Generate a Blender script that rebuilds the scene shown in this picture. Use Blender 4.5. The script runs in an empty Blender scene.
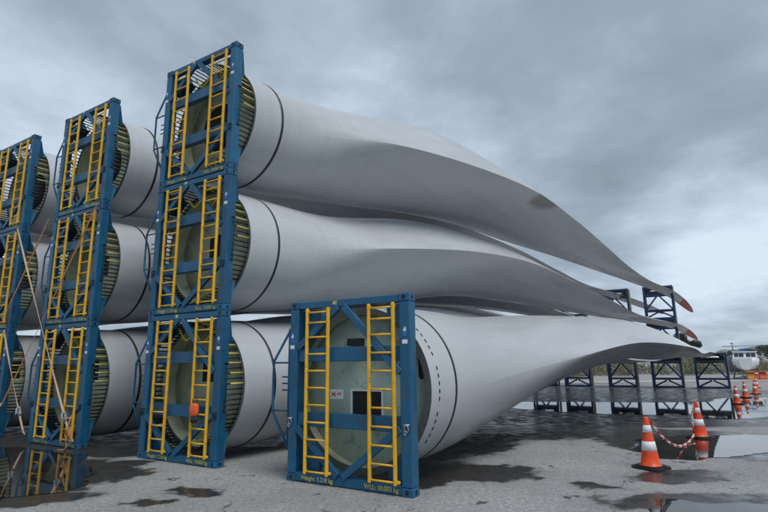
import bpy, bmesh, math, random
from mathutils import Vector, Matrix, noise
random.seed(7)
PI = math.pi
sc = bpy.context.scene
C = sc.collection
R = math.radians

# ------------------------------------------------------------------ camera
CAM_P, CAM_R, CAM_H, CAM_F = 0.20053, -0.01187, 1.8912, 516.27
fw = Vector((0, math.cos(CAM_P), math.sin(CAM_P))); up0 = Vector((0, -math.sin(CAM_P), math.cos(CAM_P))); rt0 = Vector((1, 0, 0))
cr, sr = math.cos(CAM_R), math.sin(CAM_R)
rt = rt0*cr + up0*sr; up = rt0*(-sr) + up0*cr
cd = bpy.data.cameras.new('camera'); cam = bpy.data.objects.new('camera', cd); C.objects.link(cam)
cam.matrix_world = Matrix(((rt.x, up.x, -fw.x, 0), (rt.y, up.y, -fw.y, 0), (rt.z, up.z, -fw.z, CAM_H), (0, 0, 0, 1)))
cd.sensor_width = 36; cd.lens = 36*CAM_F/768; cd.clip_start = 0.05; cd.clip_end = 6000
sc.camera = cam

# ------------------------------------------------------------------ node helpers
def N(nt, t, **kw):
    n = nt.nodes.new(t)
    for k, v in kw.items():
        if hasattr(n, k): setattr(n, k, v)
    return n
def link(nt, a, b): nt.links.new(a, b)
def math_(nt, op, a, b=None, clamp=False):
    n = nt.nodes.new('ShaderNodeMath'); n.operation = op; n.use_clamp = clamp
    for i, v in enumerate((a, b)):
        if v is None: continue
        if isinstance(v, (int, float)): n.inputs[i].default_value = v
        else: nt.links.new(v, n.inputs[i])
    return n.outputs[0]
def ramp(nt, fac, stops, interp='LINEAR'):
    r = nt.nodes.new('ShaderNodeValToRGB'); r.color_ramp.interpolation = interp
    e = r.color_ramp.elements
    while len(e) < len(stops): e.new(0.5)
    for i, (p, c) in enumerate(stops):
        e[i].position = p; e[i].color = (c, c, c, 1) if isinstance(c, (int, float)) else (*c, 1)
    nt.links.new(fac, r.inputs[0]); return r.outputs[0]
def noise_(nt, vec, scale, detail=4, rough=.5, dist=0):
    n = nt.nodes.new('ShaderNodeTexNoise'); n.inputs['Scale'].default_value = scale
    n.inputs['Detail'].default_value = detail; n.inputs['Roughness'].default_value = rough; n.inputs['Distortion'].default_value = dist
    if vec is not None: nt.links.new(vec, n.inputs['Vector'])
    return n.outputs['Fac']
def mixc(nt, fac, a, b, mode='MIX'):
    m = nt.nodes.new('ShaderNodeMix'); m.data_type = 'RGBA'; m.blend_type = mode
    for s, v in ((0, fac), (6, a), (7, b)):
        if isinstance(v, (int, float)): m.inputs[s].default_value = v
        elif isinstance(v, tuple): m.inputs[s].default_value = (*v, 1) if len(v) == 3 else v
        else: nt.links.new(v, m.inputs[s])
    return m.outputs[2]
def maprange(nt, v, a, b, c=0., d=1., smooth=True):
    m = nt.nodes.new('ShaderNodeMapRange'); m.interpolation_type = 'SMOOTHSTEP' if smooth else 'LINEAR'
    nt.links.new(v, m.inputs[0])
    for i, x in enumerate((a, b, c, d)): m.inputs[i+1].default_value = x
    return m.outputs[0]

# ------------------------------------------------------------------ world: overcast sky
SUN_EL, SUN_AZ = R(60), R(145)        # azimuth from +Y toward +X
w = bpy.data.worlds.new('World'); sc.world = w; w.use_nodes = True
nt = w.node_tree; nt.nodes.clear()
out = N(nt, 'ShaderNodeOutputWorld'); bg = N(nt, 'ShaderNodeBackground'); link(nt, bg.outputs[0], out.inputs[0])
bg.inputs['Strength'].default_value = 0.1
sky = N(nt, 'ShaderNodeTexSky', sky_type='NISHITA', sun_disc=False); sky.sun_elevation = SUN_EL; sky.sun_rotation = SUN_AZ
tc = N(nt, 'ShaderNodeTexCoord'); nrm = N(nt, 'ShaderNodeVectorMath', operation='NORMALIZE'); link(nt, tc.outputs['Generated'], nrm.inputs[0])
sep = N(nt, 'ShaderNodeSeparateXYZ'); link(nt, nrm.outputs[0], sep.inputs[0])
zc = math_(nt, 'ADD', math_(nt, 'MAXIMUM', sep.outputs[2], 0.0), 0.22)
px = math_(nt, 'DIVIDE', sep.outputs[0], zc); py = math_(nt, 'DIVIDE', sep.outputs[1], zc)
cmb = N(nt, 'ShaderNodeCombineXYZ'); link(nt, px, cmb.inputs[0]); link(nt, py, cmb.inputs[1])
big = noise_(nt, cmb.outputs[0], 0.7, 4, .5, .2)
mp = N(nt, 'ShaderNodeMapping'); link(nt, cmb.outputs[0], mp.inputs[0]); mp.inputs['Location'].default_value = (3.1, 7.3, 2.0)
mp.inputs['Rotation'].default_value = (0, 0, .5); mp.inputs['Scale'].default_value = (1.0, 1.0, 1)
mid = noise_(nt, mp.outputs[0], 2.1, 9, .56, .15)
fine = noise_(nt, mp.outputs[0], 6.5, 8, .6, .1)
def blob(d, inner, outer):
    # smooth cloud mass round a fixed direction in the sky
    v = N(nt, 'ShaderNodeVectorMath', operation='DOT_PRODUCT'); link(nt, nrm.outputs[0], v.inputs[0]); v.inputs[1].default_value = Vector(d).normalized()
    return maprange(nt, v.outputs['Value'], math.cos(R(outer)), math.cos(R(inner)))
SKYBLOBS = []
dens = math_(nt, 'ADD', math_(nt, 'MULTIPLY', big, .48), math_(nt, 'ADD', math_(nt, 'MULTIPLY', mid, .44), math_(nt, 'MULTIPLY', fine, .08)))
def pixdir(x, y):
    return rt*((x-384)/CAM_F) - up*((y-256)/CAM_F) + fw
for x, y, i, o_, a in ((170, 30, 2, 17, .075), (600, 90, 4, 26, .07), (590, 225, 1, 9, .05), (30, 150, 2, 14, -.10), (690, 225, 1, 9, -.08),
                       (455, 145, 1, 7, -.08), (330, 70, 1, 10, -.035), (745, 190, 1, 9, -.035), (740, 330, 2, 12, -.07)):
    dens = math_(nt, 'ADD', dens, math_(nt, 'MULTIPLY', blob(pixdir(x, y), i, o_), a))
ccol = ramp(nt, dens, [(.34, (.59, .655, .72)), (.43, (.47, .54, .61)), (.50, (.36, .42, .48)), (.58, (.275, .326, .376)), (.70, (.21, .25, .288))])
ccol = mixc(nt, 1.0, ccol, (8.1, 8.3, 8.6), 'MULTIPLY')
tcol = mixc(nt, .96, sky.outputs[0], ccol)
link(nt, tcol, bg.inputs[0])

sd = bpy.data.lights.new('sun', 'SUN'); sd.energy = 1.35; sd.angle = R(28); sd.color = (1, .98, .95)
so = bpy.data.objects.new('sun', sd); C.objects.link(so)
sdir = Vector((math.sin(SUN_AZ)*math.cos(SUN_EL), math.cos(SUN_AZ)*math.cos(SUN_EL), math.sin(SUN_EL)))
so.rotation_euler = sdir.to_track_quat('Z', 'Y').to_euler()

sc.view_settings.view_transform = 'Standard'; sc.view_settings.look = 'None'
sc.view_settings.exposure = 0.6; sc.view_settings.gamma = 1

# ------------------------------------------------------------------ materials
def mat(name, base, rough=.5, metal=0., spec=.5, var=.08, vscale=6., dirt=None, dirt_amt=.0, dirt_scale=3., bump=.0, bscale=60., coat=0.):
    m = bpy.data.materials.new(name); m.use_nodes = True; nt = m.node_tree; b = nt.nodes['Principled BSDF']
    oi = N(nt, 'ShaderNodeObjectInfo')
    off_ = N(nt, 'ShaderNodeVectorMath', operation='ADD'); link(nt, N(nt, 'ShaderNodeTexCoord').outputs['Object'], off_.inputs[0])
    link(nt, math_(nt, 'MULTIPLY', oi.outputs['Random'], 41.), off_.inputs[1]); g = off_.outputs[0]
    n1 = noise_(nt, g, vscale, 5, .6)
    f = maprange(nt, n1, .3, .7, 1-var, 1+var, False)
    f = math_(nt, 'MULTIPLY', f, maprange(nt, oi.outputs['Random'], 0, 1, 1-var*.6, 1+var*.6, False))
    cc = N(nt, 'ShaderNodeCombineColor')
    for i in range(3): link(nt, f, cc.inputs[i])
    col = mixc(nt, 1., base, cc.outputs[0], 'MULTIPLY')
    if dirt:
        n2 = noise_(nt, g, dirt_scale, 8, .68, .4)
        col = mixc(nt, math_(nt, 'MULTIPLY', maprange(nt, n2, .54, .68), dirt_amt), col, dirt)
    link(nt, col, b.inputs['Base Color'])
    r = maprange(nt, noise_(nt, g, vscale*2.3, 4, .6), .3, .7, max(rough-.1, .03), min(rough+.12, 1), False)
    link(nt, r, b.inputs['Roughness'])
    b.inputs['Metallic'].default_value = metal; b.inputs['Specular IOR Level'].default_value = spec
    b.inputs['Coat Weight'].default_value = coat; b.inputs['Coat Roughness'].default_value = .15
    if bump:
        bp = N(nt, 'ShaderNodeBump'); bp.inputs['Strength'].default_value = bump; bp.inputs['Distance'].default_value = .01
        link(nt, noise_(nt, g, bscale, 4, .6), bp.inputs['Height']); link(nt, bp.outputs[0], b.inputs['Normal'])
    return m
M = {}
M['blue'] = mat('blue_paint', (.005, .092, .190), .42, var=.22, vscale=3, dirt=(.09, .08, .065), dirt_amt=.6, dirt_scale=5, bump=.12, bscale=35)
M['navy'] = mat('navy_paint', (.007, .034, .100), .42, var=.2, vscale=5, dirt=(.05, .04, .03), dirt_amt=.3, dirt_scale=6)
M['yellow'] = mat('yellow_paint', (.80, .44, .022), .42, var=.12, vscale=7, dirt=(.16, .09, .03), dirt_amt=.45, dirt_scale=11)
M['black'] = mat('black_rubber', (.012, .012, .014), .5, var=.2)
M['stud'] = mat('dark_steel', (.018, .018, .018), .45, metal=.2, var=.25)
M['sleeve'] = mat('yellow_sleeve', (.52, .47, .13), .5, var=.3, vscale=14, dirt=(.06, .05, .02), dirt_amt=.5, dirt_scale=14)
M['hatch_or_shade'] = mat('dark_opening', (.006, .006, .007), .7, var=.1)
M['green'] = mat('pale_green_laminate', (.46, .58, .50), .38, var=.14, vscale=2.2, dirt=(.09, .11, .09), dirt_amt=.6, dirt_scale=2.8, bump=.1, bscale=12)
M['greenin'] = mat('green_inner_laminate', (.46, .50, .37), .42, var=.25, vscale=3, dirt=(.10, .11, .06), dirt_amt=.6, dirt_scale=2.4)
M['rim'] = mat('laminate_edge', (.10, .11, .10), .6, var=.2, vscale=9, dirt=(.03, .03, .03), dirt_amt=.5, dirt_scale=8)
M['white'] = mat('white_paint', (.72, .74, .76), .4, var=.06, dirt=(.3, .3, .28), dirt_amt=.3)
M['label'] = mat('white_sticker', (.75, .78, .8), .35, var=.05)
M['lblue'] = mat('blue_print', (.03, .14, .45), .4, var=.05)
M['redp'] = mat('red_print', (.55, .03, .03), .4, var=.05)
M['ylab'] = mat('yellow_lettering', (.50, .50, .14), .55, var=.3, vscale=18)
M['ysling'] = mat('yellow_webbing', (.62, .50, .04), .75, var=.2, vscale=18)
M['galv'] = mat('galvanised_steel', (.42, .43, .44), .4, metal=.7, var=.15)
M['beige'] = mat('weathered_beige_board', (.34, .30, .19), .6, var=.2, vscale=4, dirt=(.12, .10, .05), dirt_amt=.5)
M['strap_o'] = mat('orange_webbing', (.48, .21, .07), .75, var=.2, vscale=25)
M['strap_p'] = mat('faded_webbing', (.62, .42, .27), .75, var=.2, vscale=25)
M['cone'] = mat('orange_plastic', (.80, .075, .012), .42, var=.07, vscale=12, dirt=(.25, .06, .03), dirt_amt=.65, dirt_scale=10)
M['reflect'] = mat('reflective_sleeve', (.78, .78, .80), .45, var=.1, vscale=20, dirt=(.35, .33, .32), dirt_amt=.4, dirt_scale=14)
M['chain_r'] = mat('red_plastic_link', (.55, .03, .02), .4)
M['chain_w'] = mat('white_plastic_link', (.75, .73, .72), .4)
M['redtip'] = mat('red_blade_tip', (.36, .03, .035), .35, var=.1, vscale=2)
M['glass'] = mat('dark_window_glass', (.03, .045, .06), .12, var=.1)
M['bag'] = mat('orange_canvas', (.78, .13, .03), .75, var=.2, vscale=14)
M['oyellow'] = mat('orange_yellow_paint', (.62, .24, .03), .5, var=.2, dirt=(.1, .05, .03), dirt_amt=.5)
M['redorange'] = mat('orange_red_paint', (.5, .07, .03), .5, var=.2)
M['concrete'] = mat('pale_concrete', (.36, .36, .35), .8, var=.15, vscale=.8)
M['wood'] = mat('bark', (.07, .055, .04), .9, var=.3)
M['drum'] = mat('grey_drum', (.16, .18, .19), .5, var=.2)

def blade_mat(name, stain=False):
    m = bpy.data.materials.new(name); m.use_nodes = True; nt = m.node_tree; b = nt.nodes['Principled BSDF']
    tcn = N(nt, 'ShaderNodeTexCoord'); g = tcn.outputs['Object']
    oi = N(nt, 'ShaderNodeObjectInfo')
    off_ = N(nt, 'ShaderNodeVectorMath', operation='ADD'); link(nt, g, off_.inputs[0]); link(nt, math_(nt, 'MULTIPLY', oi.outputs['Random'], 41.), off_.inputs[1]); g2 = off_.outputs[0]
    mp = N(nt, 'ShaderNodeMapping'); link(nt, g2, mp.inputs[0]); mp.inputs['Scale'].default_value = (1.6, .22, 1.6)
    n1 = noise_(nt, mp.outputs[0], 1.2, 6, .6)
    f = maprange(nt, n1, .3, .7, .93, 1.05, False)
    # rain streaks running down the shell
    mp2 = N(nt, 'ShaderNodeMapping'); link(nt, g2, mp2.inputs[0]); mp2.inputs['Scale'].default_value = (.35, 5.5, .35)
    n2 = noise_(nt, mp2.outputs[0], 1.6, 5, .65)
    f = math_(nt, 'MULTIPLY', f, maprange(nt, n2, .40, .78, 1.01, .94))
    f = math_(nt, 'MULTIPLY', f, maprange(nt, oi.outputs['Random'], 0, 1, .96, 1.04, False))
    cc = N(nt, 'ShaderNodeCombineColor')
    for i in range(3): link(nt, f, cc.inputs[i])
    col = mixc(nt, 1., (.455, .475, .495), cc.outputs[0], 'MULTIPLY')
    n3 = noise_(nt, g2, 5, 8, .72)
    col = mixc(nt, math_(nt, 'MULTIPLY', maprange(nt, n3, .60, .76), .24), col, (.25, .24, .21))
    if stain:
        v = N(nt, 'ShaderNodeVectorMath', operation='SUBTRACT'); link(nt, g, v.inputs[0]); v.inputs[1].default_value = STAIN
        v2 = N(nt, 'ShaderNodeVectorMath', operation='MULTIPLY'); link(nt, v.outputs[0], v2.inputs[0]); v2.inputs[1].default_value = (1/.8, 1/1.3, 1/.4)
        ln = N(nt, 'ShaderNodeVectorMath', operation='LENGTH'); link(nt, v2.outputs[0], ln.inputs[0])
        d = math_(nt, 'ADD', ln.outputs['Value'], math_(nt, 'MULTIPLY', math_(nt, 'SUBTRACT', noise_(nt, g, 2.2, 6, .7), .5), .9))
        col = mixc(nt, math_(nt, 'MULTIPLY', maprange(nt, d, 1.0, .45), .75), col, (.10, .075, .04))
    link(nt, col, b.inputs['Base Color'])
    link(nt, maprange(nt, n1, .3, .7, .22, .34, False), b.inputs['Roughness'])
    b.inputs['Specular IOR Level'].default_value = .45
    bp = N(nt, 'ShaderNodeBump'); bp.inputs['Strength'].default_value = .06; bp.inputs['Distance'].default_value = .02
    link(nt, noise_(nt, mp.outputs[0], 2.0, 3, .5), bp.inputs['Height']); link(nt, bp.outputs[0], b.inputs['Normal'])
    return m

# ------------------------------------------------------------------ mesh helpers
def bm_new(): return bmesh.new()
def box(bm, x0, x1, y0, y1, z0, z1, bev=.006, mi=0):
    vs = [bm.verts.new((x, y, z)) for x in (x0, x1) for y in (y0, y1) for z in (z0, z1)]
    F = [(0, 1, 3, 2), (4, 6, 7, 5), (0, 4, 5, 1), (2, 3, 7, 6), (0, 2, 6, 4), (1, 5, 7, 3)]
    fs = [bm.faces.new([vs[i] for i in f]) for f in F]
    for f in fs: f.material_index = mi
    if bev:
        r = bmesh.ops.bevel(bm, geom=list({e for f in fs for e in f.edges}), offset=bev, segments=1, affect='EDGES')
        for f in r['faces']: f.material_index = mi
def beam(bm, a, b, wdt, dep, bev=.004, ynorm=Vector((0, 1, 0)), mi=0):
    """rectangular bar from a to b; wdt across (in plane), dep along ynorm"""
    a, b = Vector(a), Vector(b); d = (b-a).normalized(); s = d.cross(ynorm).normalized(); t = s.cross(d).normalized()
    vs = [bm.verts.new(p + s*i*wdt/2 + t*j*dep/2) for p in (a, b) for i in (-1, 1) for j in (-1, 1)]
    F = [(0, 1, 3, 2), (4, 6, 7, 5), (0, 4, 5, 1), (2, 3, 7, 6), (0, 2, 6, 4), (1, 5, 7, 3)]
    fs = [bm.faces.new([vs[i] for i in f]) for f in F]
    for f in fs: f.material_index = mi
    if bev:
        r = bmesh.ops.bevel(bm, geom=list({e for f in fs for e in f.edges}), offset=bev, segments=1, affect='EDGES')
        for f in r['faces']: f.material_index = mi
def tube(bm, pts, r, n=8, closed=False, mi=0, cap=True):
    pts = [Vector(p) for p in pts]; m = len(pts); rings = []
    prev = None
    for i, p in enumerate(pts):
        if closed: d = (pts[(i+1) % m]-pts[i-1]).normalized()
        else: d = (pts[min(i+1, m-1)]-pts[max(i-1, 0)]).normalized()
        ref = prev if prev is not None else (Vector((0, 0, 1)) if abs(d.z) < .9 else Vector((0, 1, 0)))
        s = (ref - d*ref.dot(d)).normalized(); prev = s; t = d.cross(s)
        rr = r[i] if isinstance(r, (list, tuple)) else r
        rings.append([bm.verts.new(p + (s*math.cos(2*PI*k/n) + t*math.sin(2*PI*k/n))*rr) for k in range(n)])
    for i in range(m if closed else m-1):
        A, B = rings[i], rings[(i+1) % m]
        for k in range(n):
            f = bm.faces.new((A[k], A[(k+1) % n], B[(k+1) % n], B[k])); f.smooth = True; f.material_index = mi
    if cap and not closed:
        for rg, fl in ((rings[0], True), (rings[-1], False)):
            f = bm.faces.new(rg[::-1] if fl else rg); f.material_index = mi
def prism(bm, poly, f3, d0, d1, mi=0):
    """poly in 2d -> f3(p, depth) 3d; d0/d1 may be lists per vertex"""
    n = len(poly); g = lambda d, i: d[i] if isinstance(d, (list, tuple)) else d
    A = [bm.verts.new(f3(p, g(d0, i))) for i, p in enumerate(poly)]; B = [bm.verts.new(f3(p, g(d1, i))) for i, p in enumerate(poly)]
    fs = [bm.faces.new(A), bm.faces.new(B[::-1])]
    for i in range(n): fs.append(bm.faces.new((A[i], B[i], B[(i+1) % n], A[(i+1) % n])))
    for f in fs: f.material_index = mi
def lathe(bm, prof, n=32, mi=0, axis='z', o=(0, 0, 0)):
    o = Vector(o); rings = []
    for r, z in prof:
        ring = []
        for k in range(n):
            a = 2*PI*k/n; c_, s_ = r*math.cos(a), r*math.sin(a)
            ring.append(bm.verts.new(o + (Vector((c_, s_, z)) if axis == 'z' else Vector((c_, z, s_)))))
        rings.append(ring)
    for A, B in zip(rings, rings[1:]):
        for k in range(n):
            f = bm.faces.new((A[k], A[(k+1) % n], B[(k+1) % n], B[k])); f.smooth = True; f.material_index = mi
    return rings
def mesh(name, bm, mats, fix=True):
    if fix: bmesh.ops.recalc_face_normals(bm, faces=bm.faces)
    me = bpy.data.meshes.new(name); bm.to_mesh(me); bm.free()
    for m in (mats if isinstance(mats, (list, tuple)) else [mats]): me.materials.append(m)
    return me
def link_obj(name, me, parent=None, loc=None, rot=None, label=None):
    o = bpy.data.objects.new(name, me); C.objects.link(o)
    if parent is not None: o.parent = parent
    if loc is not None: o.location = loc
    if rot is not None: o.rotation_euler = rot
    if label: o['label'] = label
    return o
def tag(o, label, cat=None, group=None, kind=None):
    if label: o['label'] = label
    if cat: o['category'] = cat
    if group: o['group'] = group
    if kind: o['kind'] = kind
    return o
def thing(name, loc, rz, label, cat, group=None):
    o = bpy.data.objects.new(name, None); C.objects.link(o); o.empty_display_size = .3
    o.location = loc; o.rotation_euler = (0, 0, rz); return tag(o, label, cat, group)
def build(fn, name, mats, *a):
    bm = bm_new(); fn(bm, *a); return mesh(name, bm, mats)
_text = {}
def text_mesh(s, size, m, key=None):
    k = (s, size, m.name)
    if k in _text: return _text[k]
    cu = bpy.data.curves.new('lettering', 'FONT'); cu.body = s; cu.size = size; cu.extrude = .0015; cu.offset = .0015
    o = bpy.data.objects.new('tmp', cu); C.objects.link(o); bpy.context.view_layer.update()
    me = bpy.data.meshes.new_from_object(o.evaluated_get(bpy.context.evaluated_depsgraph_get()))
    bpy.data.objects.remove(o); me.name = 'lettering'; me.materials.clear(); me.materials.append(m); _text[k] = me
    return me

# ------------------------------------------------------------------ layout
TH = -0.55437
U = Vector((math.cos(TH), math.sin(TH), 0)); Nn = Vector((-U.y, U.x, 0)); UP = Vector((0, 0, 1))
W, H = 2.35, 2.9
BR = {'F': Vector((.3639, 7.7467, 0)), 'A': Vector((-3.1191, 9.9669, 0)), 'B': Vector((-6.9768, 12.3066, 0)), 'C': Vector((-10.4472, 14.4367, 0))}
BR['D'] = BR['C'] - U*4.15
TF = Vector((26.638, 43.251, -.65))
TIPS = {'F': 0, 'A': 3.24, 'B': 6.75, 'C': 10.56, 'D': 13.6}

# ------------------------------------------------------------------ ground
def sst(a, b, x):
    t = min(max((x-a)/(b-a), 0), 1); return t*t*(3-2*t)
def gz(x, y):
    z = -.5*sst(13.6, 20.5, y) - .15*sst(33.5, 42, y)
    return z*sst(-6.5, 0, x - (y-14)*.0) if y < 60 else z
def axis(vals):
    v = []
    for a, b, s in vals:
        k = max(1, round((b-a)/s)); v += [a+(b-a)*i/k for i in range(k)]
    return v + [vals[-1][1]]
xs = axis([(-3000, -400, 400), (-400, -60, 40), (-60, -12, 6), (-12, 60, 1.0), (60, 400, 40), (400, 3000, 400)])
ys = axis([(-3000, -300, 500), (-300, -20, 40), (-20, 4, 4), (4, 46, .7), (46, 100, 9), (100, 500, 60), (500, 4000, 500)])
verts = [(x, y, gz(x, y)) for y in ys for x in xs]; nx = len(xs)
faces = [(j*nx+i, j*nx+i+1, (j+1)*nx+i+1, (j+1)*nx+i) for j in range(len(ys)-1) for i in range(nx-1)]
me = bpy.data.meshes.new('ground'); me.from_pydata(verts, [], faces)
for p in me.polygons: p.use_smooth = True
ground = link_obj('ground', me); tag(ground, 'wet grey asphalt yard with dark damp patches', kind='structure')
gm = bpy.data.materials.new('wet_asphalt'); gm.use_nodes = True; nt = gm.node_tree; b = nt.nodes['Principled BSDF']
g = N(nt, 'ShaderNodeTexCoord').outputs['Object']
def vnoise(scale, detail, amp):
    n = N(nt, 'ShaderNodeTexNoise'); n.inputs['Scale'].default_value = scale; n.inputs['Detail'].default_value = detail; n.inputs['Roughness'].default_value = .6
    link(nt, g, n.inputs['Vector']); s = N(nt, 'ShaderNodeVectorMath', operation='SUBTRACT'); link(nt, n.outputs['Color'], s.inputs[0]); s.inputs[1].default_value = (.5, .5, .5)
    m = N(nt, 'ShaderNodeVectorMath', operation='MULTIPLY'); link(nt, s.outputs[0], m.inputs[0]); m.inputs[1].default_value = (amp, amp, 0); return m.outputs[0]
ad = N(nt, 'ShaderNodeVectorMath', operation='ADD'); link(nt, g, ad.inputs[0]); link(nt, vnoise(.7, 3, 1.6), ad.inputs[1])
ad2 = N(nt, 'ShaderNodeVectorMath', operation='ADD'); link(nt, ad.outputs[0], ad2.inputs[0]); link(nt, vnoise(3.2, 6, .55), ad2.inputs[1])
WET = [(1.42,9.43,1.15,.72),(3.12,8.49,.33,.19),(4.77,8.84,.70,.40),(4.17,7.44,1.2,.45),(5.9,12.6,1.0,1.5),(3.9,16.3,3.9,3.3),(1.6,13.4,1.5,2.2),
       (12.64,28.6,14,7.5),(9.6,17.4,1.6,1.6),(-2.78,8.22,.36,.26),(-5.3,9.5,.95,1.2),(-5.26,7.99,.8,.5),(-3.38,7.59,.28,.16),(-3.0,14.2,2.2,2.1),
       (-6.5,12.9,3.0,1.5),(5.8,24,8,4.5),(7.3,12.3,2.2,2.3),(-5.1,10.4,.7,.5),(.6,8.6,.45,.5),(-9,16,5,3.5),(4,33,26,17),(-8.2,10.3,2.6,2.6),(.3,11.6,1.2,1.6)]
dmin = None
for cx, cy, rx, ry in WET:
    mp = N(nt, 'ShaderNodeMapping', vector_type='TEXTURE'); link(nt, ad2.outputs[0], mp.inputs[0])
    mp.inputs['Location'].default_value = (cx, cy, 0); mp.inputs['Scale'].default_value = (rx, ry, 1e6)
    ln = N(nt, 'ShaderNodeVectorMath', operation='LENGTH'); link(nt, mp.outputs[0], ln.inputs[0])
    d = math_(nt, 'MULTIPLY', math_(nt, 'SUBTRACT', ln.outputs['Value'], 1.0), min(rx, ry)**.5)
    dmin = d if dmin is None else math_(nt, 'MINIMUM', dmin, d)
dn = math_(nt, 'ADD', dmin, math_(nt, 'MULTIPLY', math_(nt, 'SUBTRACT', noise_(nt, g, 1.1, 8, .65), .5), .85))
wet1 = maprange(nt, dn, .16, -.07)
spots = maprange(nt, noise_(nt, g, 1.9, 7, .62, .3), .625, .66)
wet = math_(nt, 'MAXIMUM', wet1, math_(nt, 'MULTIPLY', spots, .85))
damp = maprange(nt, dn, .5, -.1)
agg = noise_(nt, g, 48, 4, .85); vor = N(nt, 'ShaderNodeTexVoronoi'); vor.inputs['Scale'].default_value = 70; link(nt, g, vor.inputs['Vector'])
patch = noise_(nt, g, .5, 6, .6); agg = math_(nt, 'ADD', math_(nt, 'MULTIPLY', agg, .62), math_(nt, 'MULTIPLY', noise_(nt, g, 13, 5, .8), .38))
dry = ramp(nt, agg, [(.38, (.07, .07, .07)), (.46, (.23, .228, .225)), (.54, (.34, .338, .332)), (.63, (.62, .62, .61))])
dry = mixc(nt, maprange(nt, patch, .35, .65, 0, .35), dry, (.145, .148, .152))
vs_ = maprange(nt, vor.outputs['Distance'], .0, .5, .72, 1.12, False)
ccn = N(nt, 'ShaderNodeCombineColor')
for i in range(3): link(nt, vs_, ccn.inputs[i])
dry = mixc(nt, 1., dry, ccn.outputs[0], 'MULTIPLY')
dry = mixc(nt, math_(nt, 'MULTIPLY', damp, .3), dry, (.15, .15, .15))
vcr = N(nt, 'ShaderNodeTexVoronoi', feature='DISTANCE_TO_EDGE'); vcr.inputs['Scale'].default_value = .28
link(nt, ad2.outputs[0], vcr.inputs['Vector'])
crk = math_(nt, 'MULTIPLY', maprange(nt, vcr.outputs['Distance'], .006, .001), maprange(nt, noise_(nt, g, .9, 4, .6), .45, .6))
dry = mixc(nt, math_(nt, 'MULTIPLY', crk, .75), dry, (.05, .05, .05))
pale = maprange(nt, noise_(nt, g, 1.3, 8, .72), .56, .72)
dry = mixc(nt, math_(nt, 'MULTIPLY', pale, .35), dry, (.46, .45, .43))
wcol = ramp(nt, agg, [(.3, (.016, .015, .014)), (.7, (.045, .041, .037))])
link(nt, mixc(nt, wet, dry, wcol), b.inputs['Base Color'])
wr = maprange(nt, noise_(nt, g, 2.6, 5, .6), .35, .65, .16, .42)
rr = N(nt, 'ShaderNodeMix'); link(nt, wet, rr.inputs[0]); rr.inputs[2].default_value = .82; link(nt, wr, rr.inputs[3])
link(nt, rr.outputs[0], b.inputs['Roughness'])
bp = N(nt, 'ShaderNodeBump'); bp.inputs['Distance'].default_value = .02
link(nt, maprange(nt, wet, 0, 1, .6, .035, False), bp.inputs['Strength']); link(nt, math_(nt, 'ADD', agg, vor.outputs['Distance']), bp.inputs['Height']); link(nt, bp.outputs[0], b.inputs['Normal'])
me.materials.append(gm)

# puddles: still water lying in the hollows
wm = bpy.data.materials.new('puddle_water'); wm.use_nodes = True; nt = wm.node_tree; b = nt.nodes['Principled BSDF']
g = N(nt, 'ShaderNodeTexCoord').outputs['Object']
link(nt, ramp(nt, noise_(nt, g, 1.5, 5, .6), [(.35, (.012, .012, .011)), (.65, (.028, .026, .022))]), b.inputs['Base Color'])
b.inputs['Roughness'].default_value = .015; b.inputs['IOR'].default_value = 1.45; b.inputs['Specular IOR Level'].default_value = .75
bp = N(nt, 'ShaderNodeBump'); bp.inputs['Strength'].default_value = .05; bp.inputs['Distance'].default_value = .01
link(nt, noise_(nt, g, 5, 2, .5), bp.inputs['Height']); link(nt, bp.outputs[0], b.inputs['Normal'])
PUD = [
 ([(-8.3,9.9),(-9.91,12.63),(-8.47,12.74),(-7.4,12.35),(-6.62,12.0),(-6.01,10.82),(-5.36,10.01),(-5.16,9.19),(-4.81,8.5),(-5.42,8.16),(-6.31,7.82)], 0, 'dark puddle mirroring yellow ladders at the foot of the second stack'),
 ([(6.77, 30.39), (9.85, 30.28), (13.91, 29.31), (17.36, 29.14), (19.4, 31.07), (22.97, 32.14), (24.66, 31.84), (19.08, 24.75), (15.39, 21.69), (13.26, 21.06), (12.6, 21.72), (13.35, 22.51), (10.86, 23.0), (8.0, 24.67), (6.59, 26.37), (6.13, 28.79)], -.5, 'long shallow puddle in front of the far navy tip frames'),
 ([(6.7,13.2),(8.38,13.35),(9.88,13.3),(11.22,13.2),(8.89,10.94),(7.62,10.91),(6.85,10.74),(5.94,10.37),(5.22,10.63),(5.45,12.07)], 0, 'bright puddle behind the second traffic cone'),
 ([(3.5,7.35),(3.73,7.50),(4.17,7.41),(4.92,7.18),(5.61,7.06),(4.9,6.22),(3.35,6.29)], 0, 'small puddle at the right foot of the picture'),
 ([(8.64,17.32),(9.86,17.48),(9.35,16.71),(8.52,16.79)], None, 'thin sliver of water just beyond the second traffic cone'),
 ([(2.58,16.61),(3.6,17.02),(3.64,16.51),(2.78,15.99)], None, 'little puddle under the lowest blade'),
]
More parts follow.
